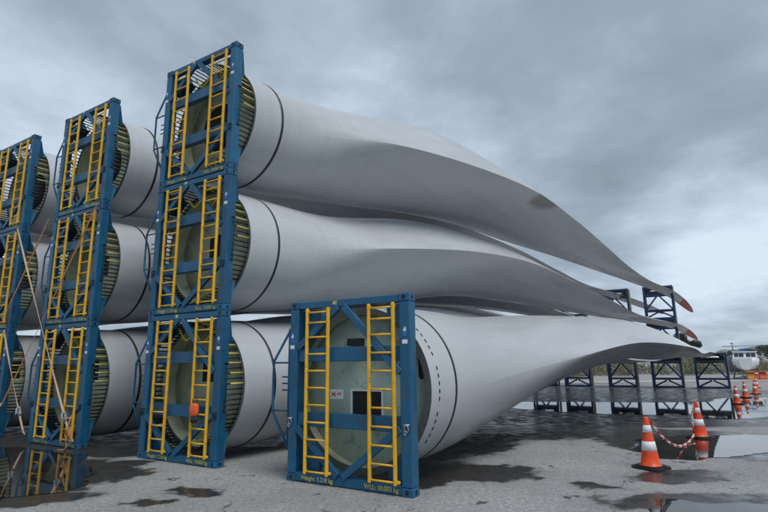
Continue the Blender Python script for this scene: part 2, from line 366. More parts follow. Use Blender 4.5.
for P, z, lab in PUD:
    P = [Vector((x, y, 0)) for x, y in P]; o3 = []; m = len(P); sc_ = .05 if m < 6 else (.16 if m < 9 else .22)
    for i in range(m):
        a, b_, c_, d_ = P[i-1], P[i], P[(i+1) % m], P[(i+2) % m]
        for k in range(14):
            t = k/14
            p = .5*((2*b_) + (c_-a)*t + (2*a-5*b_+4*c_-d_)*t*t + (-a+3*b_-3*c_+d_)*t**3)
            nv = noise.noise_vector(p*1.7)*sc_ + noise.noise_vector(p*5.1)*sc_*.4
            o3.append((p.x+nv.x, p.y+nv.y, 0))
    zf = (lambda x, y: gz(x, y)) if z is None else (lambda x, y: z)
    me = bpy.data.meshes.new('puddle'); bm = bm_new(); f = bm.faces.new([bm.verts.new((x, y, zf(x, y)+.006)) for x, y, _ in o3])
    bmesh.ops.triangulate(bm, faces=[f])
    bm.to_mesh(me); bm.free(); me.materials.append(wm)
    for p in me.polygons:
        if p.normal.z < 0: p.flip()
    tag(link_obj('puddle', me), lab, kind='structure')

# ------------------------------------------------------------------ root frames
PW = .18      # post width
CX = W/2
def f_post(bm, x0): box(bm, x0, x0+PW, 0, .2, .12, H-.12, .012)
def f_beam(bm, z0, z1): box(bm, PW+.002, W-PW-.002, .01, .17, z0, z1, .008)
def f_cast(bm):
    box(bm, -.004, PW+.004, -.004, .206, 0, .118, .01)
    def oval(cx, cz, f3):
        poly = [(cx+.028*math.cos(a)*(1.0), cz+.036*math.sin(a)) for a in [2*PI*i/12 for i in range(12)]]
        prism(bm, poly, f3, 0, .004, 1)
    oval(PW/2, .06, lambda p, d: Vector((p[0], -.0055-d+.004, p[1])))
    oval(.1, .06, lambda p, d: Vector((PW+.0055+d-.004, p[0], p[1])))
    oval(.1, .06, lambda p, d: Vector((-.0055-d+.004, p[0], p[1])))
FM = {}
FM['post_l'] = build(f_post, 'post', M['blue'], 0); FM['post_r'] = build(f_post, 'post', M['blue'], W-PW)
FM['top'] = build(f_beam, 'beam', M['blue'], H-.125, H-.012); FM['bot'] = build(f_beam, 'beam', M['blue'], .012, .15)
FM['cast'] = build(f_cast, 'corner_casting', [M['blue'], M['hatch_or_shade']])
FM['cb1'] = build(lambda bm: box(bm, PW+.002, W-PW-.002, .03, .17, 1.89, 2.12, .01), 'cross_beam', M['blue'])
FM['cb2'] = build(lambda bm: box(bm, PW+.002, W-PW-.002, .03, .17, .86, 1.08, .01), 'cross_beam', M['blue'])
DG = [((1.14, .015, 2.77), (2.175, .015, 1.72)), ((1.02, .015, 2.77), (.19, .015, 2.12)), ((.19, .015, .84), (1.03, .015, .155)), ((2.165, .015, .92), (1.13, .015, .155))]
FM['dg'] = [build(lambda bm, a=a, b=b_: beam(bm, a, b, .11, .07), 'diagonal_brace', M['blue']) for a, b_ in DG]
def f_clamp(bm, sx, sz):
    # saddle plate that fills one corner and follows the root circle
    arc = [(CX+1.315*math.cos(R(a)), 1.45+1.315*math.sin(R(a))) for a in (40, 44, 48, 52, 56, 60)]
    arc = [(min(x, W-.03), z) for x, z in arc]
    poly = arc + [(CX+.66, H-.14), (W-.03, H-.14)]
    yb = [.42, .43, .43, .42, .40, .36, .26, .23]
    yf = [.205]*len(poly)
    def f3(p, d):
        x, z = p
        if sx < 0: x = W-x
        if sz < 0: z = 2*1.45-z
        return Vector((x, d, z))
    prism(bm, poly, f3, yf, yb)
    # saddle pad touching the shell
    n = 6; vi = [];
    for i in range(n+1):
        a = R(41+18*i/n); row = []
        for rr, y in ((1.31, .30), (1.31, .44), (1.35, .44), (1.35, .30)):
            row.append(bm.verts.new(f3((CX+rr*math.cos(a), 1.45+rr*math.sin(a)), y)))
        vi.append(row)
    for i in range(n):
        for k in range(4): bm.faces.new((vi[i][k], vi[i][(k+1) % 4], vi[i+1][(k+1) % 4], vi[i+1][k]))
    bm.faces.new(vi[0]); bm.faces.new(vi[-1][::-1])
    # strut tying the pad to the post
FM['clamp'] = [build(f_clamp, 'corner_clamp', M['blue'], sx, sz) for sx in (-1, 1) for sz in (-1, 1)]
LW = .44
def f_stiles(bm):
    for x in (0, LW):
        box(bm, x-.027, x+.027, -.062, -.012, .14, 2.77, .012)
        box(bm, x-.022, x+.022, -.012, .008, .17, .21, 0); box(bm, x-.022, x+.022, -.012, .008, 2.70, 2.74, 0)
    # bolted clip at the foot
    box(bm, LW+.027, LW+.075, -.05, -.01, .17, .21, .006)
FM['ladder'] = build(f_stiles, 'ladder', M['yellow'])
FM['rung'] = build(lambda bm: tube(bm, [(.026, -.037, 0), (LW-.026, -.037, 0)], .0155, 8), 'rung', M['yellow'])
RZ = [.185, .41, .67, .935, 1.205, 1.475, 1.745, 2.015, 2.29, 2.53, 2.70]
def f_guard(bm):
    r = .022
    tube(bm, [(-.09, .10, 2.42), (-.45, .10, 1.90), (-.45, .10, 1.06), (-.09, .10, .50)], r, 8)
    tube(bm, [(-.09, .10, 2.46), (-.09, .10, .46)], r, 8)
    for z in (1.88, 1.08): tube(bm, [(-.45, .10, z), (-.005, .10, z)], .016, 8)
FM['guard'] = build(f_guard, 'side_guard', M['blue'])
FM['step'] = build(lambda bm: tube(bm, [(-.24, .10, 0), (-.005, .10, 0)], .013, 6), 'step', M['navy'])
def f_shackle(bm):
    tube(bm, [(.032*math.cos(a), -.02-.012*math.sin(a), -.05+.05*math.sin(a)) for a in [2*PI*i/14 for i in range(14)]], .009, 6, closed=True)
    tube(bm, [(-.05, -.018, .0), (.05, -.018, .0)], .012, 6)
    tube(bm, [(0, .0, .0), (0, -.03, .0)], .016, 6)
    tube(bm, [(.02*math.cos(a)-.02, -.022, -.11+.03*math.sin(a)) for a in [2*PI*i/10 for i in range(10)]], .008, 6, closed=True)
FM['shackle'] = build(f_shackle, 'shackle', M['galv'])
FM['shackle_d'] = build(f_shackle, 'shackle', M['black'])
FM['sticker'] = build(lambda bm: box(bm, -.045, .045, -.0025, -.0005, -.03, .03, 0), 'sticker', M['label'])
def f_icon(bm):
    box(bm, -.035, .035, -.0022, -.0005, -.09, .06, 0, 1)
    prism(bm, [(-.03, .0), (-.005, .012), (.0, .05), (.012, .015), (.03, .03), (.02, -.005), (.03, -.03), (.0, -.015), (-.02, -.03)], lambda p, d: Vector((p[0], d, p[1]+.01)), -.0024, -.004, 0)
FM['icon'] = build(f_icon, 'sticker', [M['label'], M['lblue']])
FM['ytag'] = build(lambda bm: box(bm, -.04, .04, -.0025, -.0005, -.03, .03, 0), 'sticker', M['ylab'])
def root_frame(P, lev, label, group='blue steel root frames', own=None):
    base = P - U*W + UP*(H*lev)
    t = thing('root_frame', base, TH, label, 'steel frame', group)
    link_obj('post', FM['post_l'], t); link_obj('post', FM['post_r'], t)
    link_obj('top_beam', FM['top'], t); link_obj('bottom_beam', FM['bot'], t)
    for x in (0, W-PW):
        for z in (0, H-.118): link_obj('corner_casting', FM['cast'], t, (x, 0, z+(.002 if z else 0)-(.002 if z else 0)))
    link_obj('cross_beam', FM['cb1'], t); link_obj('cross_beam', FM['cb2'], t)
    for m_ in FM['dg']: link_obj('diagonal_brace', m_, t)
    for m_ in FM['clamp']: link_obj('corner_clamp', m_, t)
    for x in (.41, 1.65):
        l = link_obj('ladder', FM['ladder'], t, (x, 0, 0))
        for z in RZ: link_obj('rung', FM['rung'], l, (0, 0, z))
    gd = link_obj('side_guard', FM['guard'], t)
    for z in (1.42, 1.53, 1.64): link_obj('step', FM['step'], gd, (0, .0, z))
    sh = FM['shackle'] if own == 'F' else FM['shackle_d']
    link_obj('shackle', sh, t, (.06, -.004, .98)); link_obj('shackle', sh, t, (W-.07, -.004, .98))
    link_obj('sticker', FM['sticker'], t, (.06, 0, 2.14)); link_obj('sticker', FM['sticker'], t, (W-.08, 0, 2.17))
    link_obj('sticker', FM['icon'], t, (W-.08, 0, 2.34)); link_obj('sticker', FM['icon'], t, (.06, 0, 2.31))
    link_obj('sticker', FM['ytag'], t, (.95, .01, 2.845))
    link_obj('lettering', text_mesh('Weight: 1.218 kg', .092, M['ylab']), t, (.30, .008, .045), (PI/2, 0, 0), 'yellow lettering reading Weight: 1.218 kg')
    link_obj('lettering', text_mesh('WLL: 10.003 kg', .092, M['ylab']), t, (1.52, .008, .045), (PI/2, 0, 0), 'yellow lettering reading WLL: 10.003 kg')
    return t
STK = {'A': 'the stack nearest the low frame', 'B': 'the second stack from the left', 'C': 'the leftmost stack'}
LVL = ['bottom', 'middle', 'top']
root_frame(BR['F'], 0, 'single low blue steel frame with two yellow ladders, standing in front of the nearest blade', own='F')
for k in 'ABC':
    for l in range(3):
        root_frame(BR[k], l, f'blue frame with two yellow ladders, {LVL[l]} of {STK[k]}')

for l in range(3):
    root_frame(BR['D'], l, f'blue frame with yellow ladders, {LVL[l]} of the farthest stack beyond the leftmost one')
# ------------------------------------------------------------------ blades
def pch(S, Y, x):
    n = len(S); h = [S[i+1]-S[i] for i in range(n-1)]; dl = [(Y[i+1]-Y[i])/h[i] for i in range(n-1)]
    m = [dl[0]] + [(dl[i-1]*h[i]+dl[i]*h[i-1])/(h[i]+h[i-1]) for i in range(1, n-1)] + [dl[-1]]
    x = min(max(x, S[0]), S[-1]); i = 0
    while i < n-2 and x >= S[i+1]: i += 1
    t = (x-S[i])/h[i]
    return (2*t**3-3*t**2+1)*Y[i]+(t**3-2*t**2+t)*h[i]*m[i]+(-2*t**3+3*t**2)*Y[i+1]+(t**3-t**2)*h[i]*m[i+1]
SS = [0, 1.2, 3.5, 6.5, 10, 15, 21, 28, 36, 43.96, 52]
PA = [[2.65, 2.65, 2.806, 3.251, 3.701, 3.687, 3.016, 2.31, 1.409, 0.835, 0.584], [2.65, 2.65, 2.614, 2.674, 2.315, 1.704, 1.172, 0.73, 0.41, 0.213, 0.09], [-0.023, -0.015, 0.04, -0.016, -0.027, -0.025, -0.033, -0.083, -0.033, 0.331, 0.797], [0.0, 0.156, 0.75, 1.462, 1.782, 2.289, 3.078, 3.948, 5.104, 6.666, 8.017], [0.0, 0.014, 0.207, 0.628, 0.844, 0.756, 0.576, 0.403, 0.315, 0.071, -0.835]]
PF = [[2.65, 2.65, 2.81, 3.23, 3.657, 3.653, 3.03, 2.414, 1.603, 1.096, 0.891], [2.65, 2.65, 2.516, 2.435, 2.031, 1.575, 1.158, 0.767, 0.472, 0.279, 0.125], [-0.118, -0.08, -0.01, 0.065, 0.068, -0.098, -0.107, -0.021, 0.065, 0.12, 0.141], [0.0, 0.132, 0.073, 0.216, 0.808, 2.006, 2.762, 3.426, 4.156, 4.891, 5.49], [-0.206, 0.017, 0.162, 0.349, 0.718, 1.047, 0.814, 0.756, 0.662, 0.581, 0.5]]
PF[4][0] = .0; PF[4][1] = .06
P3 = [[2.65, 2.65, 2.83, 3.291, 3.753, 3.724, 3.026, 2.296, 1.385, 0.819, 0.582], [2.65, 2.65, 2.674, 2.801, 2.475, 1.832, 1.244, 0.753, 0.404, 0.193, 0.09], [-0.024, -0.047, -0.004, -0.12, -0.115, -0.091, -0.096, -0.15, -0.096, 0.29, 0.782], [0.0, 0.156, 0.905, 1.746, 2.133, 2.541, 3.226, 4.016, 5.127, 6.695, 8.053], [0.0, 0.014, 0.198, 0.53, 0.7, 0.627, 0.525, 0.404, 0.302, -0.012, -1.042]]
P2 = [[2.65, 2.65, 2.807, 3.256, 3.71, 3.697, 3.022, 2.302, 1.375, 0.769, 0.49], [2.65, 2.65, 2.542, 2.56, 2.237, 1.669, 1.169, 0.744, 0.425, 0.223, 0.09], [-0.009, 0.016, 0.098, 0.044, -0.005, -0.024, -0.021, -0.068, -0.025, 0.328, 0.784], [0.0, 0.156, 0.634, 1.272, 1.678, 2.245, 3.084, 3.981, 5.174, 6.777, 8.145], [0.0, 0.014, 0.161, 0.594, 0.881, 0.772, 0.553, 0.35, 0.295, 0.102, -0.784]]
def yt(x): x = max(x, 0); return 5*(.2969*math.sqrt(x)-.1260*x-.3516*x**2+.2843*x**3-.1036*x**4)
NA = 72
def section(P, d, tipf=1.):
    ch, th, ph, cu, cz = [pch(SS, P[i], d) for i in range(5)]
    ch *= tipf; th *= tipf**.6
    b0, b1 = (2.0, 8.5) if P is PF else (.9, 4.2)
    b = min(max((d-b0)/(b1-b0), 0), 1); b = b*b*(3-2*b); pts = []
    for k in range(NA):
        a = 2*PI*k/NA; x = .5*(1+math.cos(a)); sg = 0 if k == 0 else (1 if math.sin(a) > 0 else -1)
        ax = (x-(.5-.12*b))*ch; ay = (1-b)*.5*th*math.sin(a) + b*yt(x)*th*sg + .03*ch*4*x*(1-x)*b + (b*1.3*max(0, ch-th)*max(0, x-.45)*(1-x) if sg < 0 else 0)
        pts.append(Vector((cu+ax*math.cos(ph)-ay*math.sin(ph), d, cz+ax*math.sin(ph)+ay*math.cos(ph))))
    return pts
def loft(bm, secs, mi=0, sharp_from=None, ds=None):
    rings = [[bm.verts.new(p) for p in s] for s in secs]
    for i in range(len(rings)-1):
        A, B = rings[i], rings[i+1]
        for k in range(NA):
            f = bm.faces.new((A[k], B[k], B[(k+1) % NA], A[(k+1) % NA])); f.smooth = True; f.material_index = mi
        if ds and ds[i] > 1.6:
            e = bm.edges.get((A[0], B[0]))
            if e: e.smooth = False
    return rings
def blade_meshes(P, L, red, mshell, rl=4.6):
    ds = [i*.25 for i in range(0, 81)] + [20+i*.6 for i in range(1, int((L-4-20)/.6))]
    last = ds[-1]; tip = [last + (L-last)*(1-(1-i/14)**2) for i in range(1, 15)]
    ds += tip
    tf = lambda d: 1. if d < last else max(.02, math.sqrt(max(0, 1-((d-last)/(L-last))**2)))
    redat = L-rl if red else 1e9
    da = [d for d in ds if d <= redat]; db = [da[-1]]+[d for d in ds if d > redat]
    bm = bm_new(); rg = loft(bm, [section(P, d, tf(d)) for d in da], ds=da)
    # thickness of the root laminate
    inner = []
    for rr, y in ((1.215, .0), (1.215, .95)):
        inner.append([bm.verts.new((P[3][0]+rr*math.cos(2*PI*k/NA+P[2][0]), y, P[4][0]+rr*math.sin(2*PI*k/NA+P[2][0]))) for k in range(NA)])
    for k in range(NA):
        f = bm.faces.new((rg[0][k], rg[0][(k+1) % NA], inner[0][(k+1) % NA], inner[0][k])); f.material_index = 1
        f = bm.faces.new((inner[0][k], inner[0][(k+1) % NA], inner[1][(k+1) % NA], inner[1][k])); f.material_index = 2; f.smooth = True
    if not red: bm.faces.new(rg[-1][::-1])
    shell = mesh('shell', bm, [mshell, M['rim'], M['greenin']], fix=False)
    tipm = None
    if red:
        bm = bm_new(); rg = loft(bm, [section(P, d, tf(d)) for d in db], ds=db); bm.faces.new(rg[-1][::-1]); tipm = mesh('tip', bm, M['redtip'], fix=False)
    return shell, tipm
def st(P, d, frac):
    s = section(P, d); return s[int(frac*NA) % NA]
STAIN = tuple(pt for pt in st(P3, 11.6, .95))
mb = blade_mat('blade_gelcoat'); mbs = blade_mat('blade_gelcoat_stained', True)
PL = [list(r) for r in PA]; PL[4][9] = .55; PL[4][10] = .6; PL[2][10] = .3; PL[3][10] = PL[3][9]+.9
shL, _ = blade_meshes(PL, 47.2, False, mb)
sh3, tip3 = blade_meshes(P3, 51.9, True, mbs); sh2, tip2 = blade_meshes(P2, 51.9, True, mb)
SHELLS = {('A', 2): (sh3, tip3), ('A', 1): (sh2, tip2)}
for lv_, P_ in ((1, P2), (2, P3)):
    Q_ = [list(r) for r in P_]; Q_[3][9] += .5; Q_[3][10] += 2.0; Q_[4][5] += .15; Q_[4][6] += .35; Q_[4][7] += .35; Q_[4][8] += .12
    mm_ = blade_meshes(Q_, 51.9, True, mb, 1.6)
    for k_ in 'BCD': SHELLS[(k_, lv_)] = mm_
shF, _ = blade_meshes(PF, 46.6, False, mb)
def f_band(bm, P, d0, d1, pr):
    rings = []
    for d, e in ((d0, -.002), (d0, pr), (d1, pr), (d1, -.002)):
        s = section(P, d); c = sum(s, Vector())/NA
        rings.append([bm.verts.new(p+(p-c).normalized()*e) for p in s])
    for A, B in zip(rings, rings[1:]):
        for k in range(NA): bm.faces.new((A[k], B[k], B[(k+1) % NA], A[(k+1) % NA])).smooth = True
bandA = build(f_band, 'band', M['black'], PA, .71, .765, .006)
bandF = build(f_band, 'band', M['black'], PF, .69, .74, .006)
def disc(bm, r, y, th, cx=0, cz=0, n=64, mi=0):
    lathe(bm, [(.001, y), (r, y), (r, y+th), (.001, y+th)], n, mi, 'y', (cx, 0, cz))
def f_bulk(bm, y):
    disc(bm, 1.21, y, .03)
bulkA = build(f_bulk, 'bulkhead', M['greenin'], .32)
bulkF = build(f_bulk, 'bulkhead', M['green'], .05)
def hatch_or_shade(x0, x1, z0, z1, y): return build(lambda bm: box(bm, x0, x1, y-.012, y-.002, z0, z1, 0), 'hatch_or_shade', M['hatch_or_shade'])
hA = hatch_or_shade(-.30, .26, -.30, .22, .32); shadeA3 = build(lambda bm: disc(bm, .58, .30, .015, -.18, .1), 'root_shade', M['hatch_or_shade']); hF = hatch_or_shade(-.24, .33, -.42, -.05, .06)  # black disc paints in the shade inside the top-level blade roots
trimF = build(lambda bm: [box(bm, -.28, -.242, .03, .058, -.45, -.02, .003), box(bm, .332, .37, .03, .058, -.45, -.02, .003), box(bm, -.242, .332, .03, .058, -.048, -.02, .003), box(bm, -.242, .332, .03, .058, -.45, -.422, .003)], 'hatch_frame', M['white'])
boxF = build(lambda bm: box(bm, -.26, .0, -.10, .058, .70, .82, .006), 'junction_box', M['black'])
slotF = build(lambda bm: prism(bm, [(1.02, .2), (1.05, .15), (1.09, .15), (1.12, .2), (1.12, .48), (1.09, .53), (1.05, .53), (1.02, .48)], lambda p, d: Vector((p[0], d, p[1])), .048, .058), 'slot', M['hatch_or_shade'])
def f_sign(bm):
    box(bm, -.72, -.44, .045, .058, -.19, -.03, .003)
signF = build(f_sign, 'notice_sign', M['label'])
def f_mark(bm):
    for x0, z0, x1, z1 in ((-.69, -.15, -.60, -.07), (-.69, -.07, -.60, -.15), (-.66, -.11, -.58, -.11), (-.56, -.12, -.53, -.08), (-.53, -.08, -.50, -.12), (-.5, -.12, -.475, -.08)):
        beam(bm, (x0, .043, z0), (x1, .043, z1), .014, .003, 0)
markF = build(f_mark, 'sign_print', M['redp'])
noteF = build(lambda bm: [box(bm, .30, .36, .052, .058, .06, .12, 0), box(bm, .38, .42, .052, .058, .06, .12, 0)], 'stencil_mark', M['black'])
def f_scratch(bm):
    rnd = random.Random(5)
    for _ in range(34):
        a = rnd.uniform(0, 2*PI); r = rnd.uniform(.2, 1.05); x, z = r*math.cos(a), r*math.sin(a); q = rnd.uniform(0, PI); l = rnd.uniform(.03, .12)
        beam(bm, (x, .056, z), (x+l*math.cos(q), .058, z+l*math.sin(q)), .006, .006, 0)
scrF = build(f_scratch, 'scuff_marks', M['rim'])
studm = build(lambda bm: tube(bm, [(0, -.40, 0), (0, .02, 0)], .015, 6), 'stud', M['stud'])
studc = build(lambda bm: (tube(bm, [(0, -.40, 0), (0, -.32, 0)], .015, 6), tube(bm, [(0, -.32, 0), (0, .02, 0)], .019, 6, mi=1)), 'stud', [M['stud'], M['sleeve']])
boltm = build(lambda bm: prism(bm, [(.034*math.cos(a), .017*math.sin(a)) for a in [2*PI*i/8 for i in range(8)]], lambda p, d: Vector((d, p[1], p[0])), -.01, .003), 'bolt_hole', M['hatch_or_shade'])
NST = 80
BS = section(PF, .22)
def blade(origin, label, kind, group, key=None):
    stained = key == ('A', 2)
    t = thing('wind_turbine_blade', origin, TH, label, 'turbine blade', group)
    if kind == 'F':
        link_obj('shell', shF, t); link_obj('band', bandF, t)
        bk = link_obj('bulkhead', bulkF, t, (0, .12, 0), label='pale green root plate with scuffs')
        link_obj('hatch_or_shade', hF, bk); link_obj('hatch_frame', trimF, bk); link_obj('junction_box', boxF, bk); link_obj('slot', slotF, bk)
        sg = link_obj('notice_sign', signF, t, (0, .12, 0), label='small white notice with red print')
        link_obj('sign_print', markF, sg); link_obj('stencil_mark', noteF, bk); link_obj('scuff_marks', scrF, bk)
        for i in range(60):
            a = 2*PI*i/60
            ca_ = sum(BS, Vector())/NA; pb = BS[(i*NA)//60] - ca_; pb = pb.normalized()*(pb.length+.002) + ca_
            link_obj('bolt_hole', boltm, t, pb, (0, -math.atan2(pb.z-ca_.z, pb.x-ca_.x), 0))
    else:
        sh_, tp_ = (shL, None) if key[1] == 0 else SHELLS[key]
        link_obj('shell', sh_, t, label='shell with a brown stain under its far trailing edge' if stained else None)
        if tp_: link_obj('tip', tp_, t, label='red tip')
        if kind == 'D': link_obj('bulkhead', bulkA, t)
        if kind == 'A':
            link_obj('band', bandA, t)
            bk = link_obj('bulkhead', bulkA, t); link_obj('hatch_or_shade', shadeA3 if key[1] == 2 else hA, bk, None if key[1] == 2 else (0, 0, .15 if key[1] else .35))  # top level gets the painted shade disc, lower levels the rectangular hatch
            for i in range(NST):
                a = 2*PI*(i+.5)/NST; top_ = math.sin(a) > -.1 and math.cos(a) > 0 and i % 2 == 0
                link_obj('stud', studc if top_ else studm, t, (1.265*math.cos(a), 0, 1.265*math.sin(a)))
    return t
G = 'long pale turbine blades'
blade(BR['F']-U*W/2+Nn*.38+UP*1.45, 'nearest pale grey blade lying low, with pale green root plate behind the single frame', 'F', G)
nm = {'A': 'the stack nearest the low frame', 'B': 'the second stack from the left', 'C': 'the leftmost stack'}
for k in 'ABC':
    for l in range(3):
        blade(BR[k]-U*W/2+Nn*.50+UP*(1.45+H*l), f'pale grey blade with studded root, {LVL[l]} of {nm[k]}', 'A', G, (k, l))
for l in range(3):
    blade(BR['D']-U*W/2+Nn*.45+UP*(1.45+H*l), f'pale grey turbine blade behind all the others, {LVL[l]} one of the farthest row', 'D', G, ('D', l))

# ------------------------------------------------------------------ tip frames
D2 = .85
def t_post(bm, x, y): box(bm, x, x+.17, y, y+.15, .0, H-.004, .008)
TM = {}
for i, x in enumerate((-W/2, W/2-.17)):
    TM['pf%d' % i] = build(t_post, 'post', M['navy'], x, 0)
TM['pb0'] = build(t_post, 'post', M['navy'], -W/2, D2); TM['pb1'] = build(t_post, 'post', M['beige'], W/2-.13, D2)
TM['beam'] = build(lambda bm: box(bm, -W/2+.172, W/2-.172, .015, .135, -.075, .075, .006), 'cross_beam', M['navy'])
TM['side'] = build(lambda bm: box(bm, .02, .13, .152, D2-.002, -.06, .06, .006), 'side_beam', M['navy'])
TM['br'] = [build(lambda bm, a=a, b=b_: beam(bm, a, b, .13, .1), 'diagonal_brace', M['navy']) for a, b_ in
            (((-.06, .065, 2.06), (-W/2+.16, .065, .86)), ((.06, .065, 2.06), (W/2-.16, .065, .86)), ((-.05, .065, .66), (-W/2+.16, .065, .16)), ((.05, .065, .66), (W/2-.16, .065, .16)))]
def t_clamp(bm):
    # padded black saddle holding the blade
    box(bm, -W/2+.18, W/2-.18, .137, D2-.003, 2.22, 2.48, .02)
    for x in (-.8, .8): box(bm, x-.16, x+.16, .15, D2-.02, 2.481, 2.73, .03)
    n = 10
    for s in (-1, 1):
        pts = [(-W/2+.2+(W-.4)*i/n, .18 if s < 0 else D2-.1, 2.62+.10*math.sin(PI*i/n)) for i in range(n+1)]
        for a, b_ in zip(pts, pts[1:]): beam(bm, a, b_, .16, .12, 0)
TM['clamp'] = build(t_clamp, 'saddle', M['black'])
def tip_frame(P, lev, label):
    t = thing('tip_frame', P+UP*(H*lev), TH, label, 'steel frame', 'navy steel tip frames under the blade ends')
    for k in ('pf0', 'pf1', 'pb0'): link_obj('post', TM[k], t)
    link_obj('post', TM['pb1'], t, label='weathered beige post')
    for y in (0, D2):
        for z in (.08, .77, 2.13, 2.815): link_obj('cross_beam', TM['beam'], t, (0, y, z))
    for m_ in TM['br']: link_obj('diagonal_brace', m_, t)
    for x in (-W/2, W/2-.17):
        for z in (.08, .77, 2.815): link_obj('side_beam', TM['side'], t, (x, 0, z))
    link_obj('saddle', TM['clamp'], t)
    return t
TL = {'F': ['rightmost navy truss frame standing alone on the wet yard, one level high'],
      'A': 'second far stack from the right', 'B': 'third far stack from the right', 'C': 'fourth far stack from the right', 'D': 'farthest left of the far stacks'}
tip_frame(TF, 0, TL['F'][0])
for k in 'ABCD':
    for l in range(3): tip_frame(TF-U*TIPS[k], l, f'navy truss frame holding a blade tip, {LVL[l]} of the {TL[k]}')

# ------------------------------------------------------------------ lashing straps
def corner(k, lev, right):   # lev in frame heights
    return BR[k] + (Vector((0, 0, 0)) if right else -U*W) + UP*(H*lev)
def strap(a, b, m, label, wd=.05):
    a = a - Nn*.12; b = b - Nn*.12; d = (b-a); L_ = d.length; dn_ = d.normalized(); s = dn_.cross(Nn).normalized()
    bm = bm_new(); n = 14; rows = []
    for i in range(n+1):
        t = i/n; sag = -.07*4*t*(1-t); tw = PI*.5*math.sin(t*9)*.25
        p = a+d*t+UP*sag; q_ = s*math.cos(tw)+Nn*math.sin(tw); th_ = dn_.cross(q_)*.003
        rows.append([bm.verts.new(p+q_*i_*wd/2+th_*j_) for i_, j_ in ((-1, -1), (1, -1), (1, 1), (-1, 1))])
    for A, B in zip(rows, rows[1:]):
        for k in range(4): bm.faces.new((A[k], A[(k+1) % 4], B[(k+1) % 4], B[k]))
    bm.faces.new(rows[0]); bm.faces.new(rows[-1][::-1])
    me = mesh('webbing', bm, m)
    t = thing('lashing_strap', b, 0, label, 'lashing strap', 'lashing straps crossing between the left stacks')
    o = link_obj('webbing', me, t, -b)
    # ratchet and hook near the lower end
    bm = bm_new(); p = b - d.normalized()*.75 - b
    ax = dn_
    beam(bm, p, p+ax*.22, .08, .06, .008, Nn); tube(bm, [p+s*.07+ax*.05-Nn*.03, p-s*.07+ax*.05-Nn*.03], .02, 8); beam(bm, p+ax*.02-Nn*.05, p+ax*.2-Nn*.09, .07, .02, .004, Nn)
    link_obj('ratchet', mesh('ratchet', bm, M['galv']), t)
    bm = bm_new(); h = b - b
    tube(bm, [h-ax*.12, h-ax*.03+s*.0, h+s*.04, h+s*.045+ax*.05, h+Nn*.06+ax*.06], .012, 6)
    link_obj('hook', mesh('hook', bm, M['galv']), t)
strap(corner('C', 1, True)+UP*2.9*0+UP*2.9-UP*.05, corner('B', 0, True)+UP*.2-U*.1, M['strap_p'], 'pale strap slanting right down to the right foot of the second stack')
strap(corner('C', 1, True)-UP*.05, corner('B', 0, False)+UP*.22+U*.05, M['strap_p'], 'pale strap slanting right down to the left foot of the second stack')
strap(corner('B', 2, True)-UP*.05-U*.05, corner('C', 0, True)+UP*.3, M['strap_o'], 'orange strap from the high right corner of the second stack down to the left')
strap(corner('B', 2, False)-UP*.05, corner('C', 0, False)+UP*.3, M['strap_o'], 'orange strap running from the left post of the second stack down out of the picture')

t = thing('loose_strap', corner('B', 0, True)-U*.12-Nn*.16, TH, 'loose orange strap end dangling at the right foot of the second stack', 'strap')
bm = bm_new(); tube(bm, [(0, 0, .75), (-.05, -.03, .55), (.04, -.05, .4), (-.06, -.04, .25), (.05, -.06, .1), (-.02, -.08, .02), (-.2, -.12, .012)], .018, 6); tube(bm, [(.0, 0, .5), (.1, -.04, .36), (.02, -.06, .2), (-.1, -.05, .33), (.0, -.01, .48)], .015, 6)
link_obj('strap_end', mesh('strap_end', bm, M['strap_o']), t)

# orange work bag hung on the right ladder of the bottom frame next to the single one
A0 = BR['A'] - U*W
def loc(base, x, y, z): return base + U*x + Nn*y + UP*z
t = thing('work_bag', loc(A0, 1.80, -.10, .86), TH, 'bright orange work bag hanging on the right yellow ladder of the bottom frame', 'bag')
bm = bm_new(); tmp = []
for i, (z, wx, dy) in enumerate(((.06, .11, .05), (.10, .15, .07), (.2, .16, .08), (.3, .15, .065), (.36, .12, .04))):
    tmp.append([bm.verts.new((wx*math.copysign(abs(math.cos(a))**.6, math.cos(a))+.01*math.sin(i*3+a), dy*math.copysign(abs(math.sin(a))**.6, math.sin(a)), z)) for a in [2*PI*k/16 for k in range(16)]])
for A, B in zip(tmp, tmp[1:]):
    for k in range(16): bm.faces.new((A[k], A[(k+1) % 16], B[(k+1) % 16], B[k])).smooth = True
bm.faces.new(tmp[0][::-1]); bm.faces.new(tmp[-1])
link_obj('bag_body', mesh('bag_body', bm, M['bag']), t)
bm = bm_new(); tmp = []
for z, wx, dy in ((-.10, .09, .05), (-.04, .14, .07), (.055, .13, .06)):
    tmp.append([bm.verts.new((wx*math.cos(a)+.015, dy*math.sin(a), z)) for a in [2*PI*k/14 for k in range(14)]])
for A, B in zip(tmp, tmp[1:]):
    for k in range(14): bm.faces.new((A[k], A[(k+1) % 14], B[(k+1) % 14], B[k])).smooth = True
bm.faces.new(tmp[0][::-1]); bm.faces.new(tmp[-1])
link_obj('bag_base', mesh('bag_base', bm, M['black']), t)
bm = bm_new(); tube(bm, [(-.09, 0, .35), (-.07, .03, .47), (0, .05, .52), (.07, .03, .47), (.09, 0, .35)], .012, 6)
link_obj('bag_handle', mesh('bag_handle', bm, M['black']), t); t.scale = (.72, .6, .78)
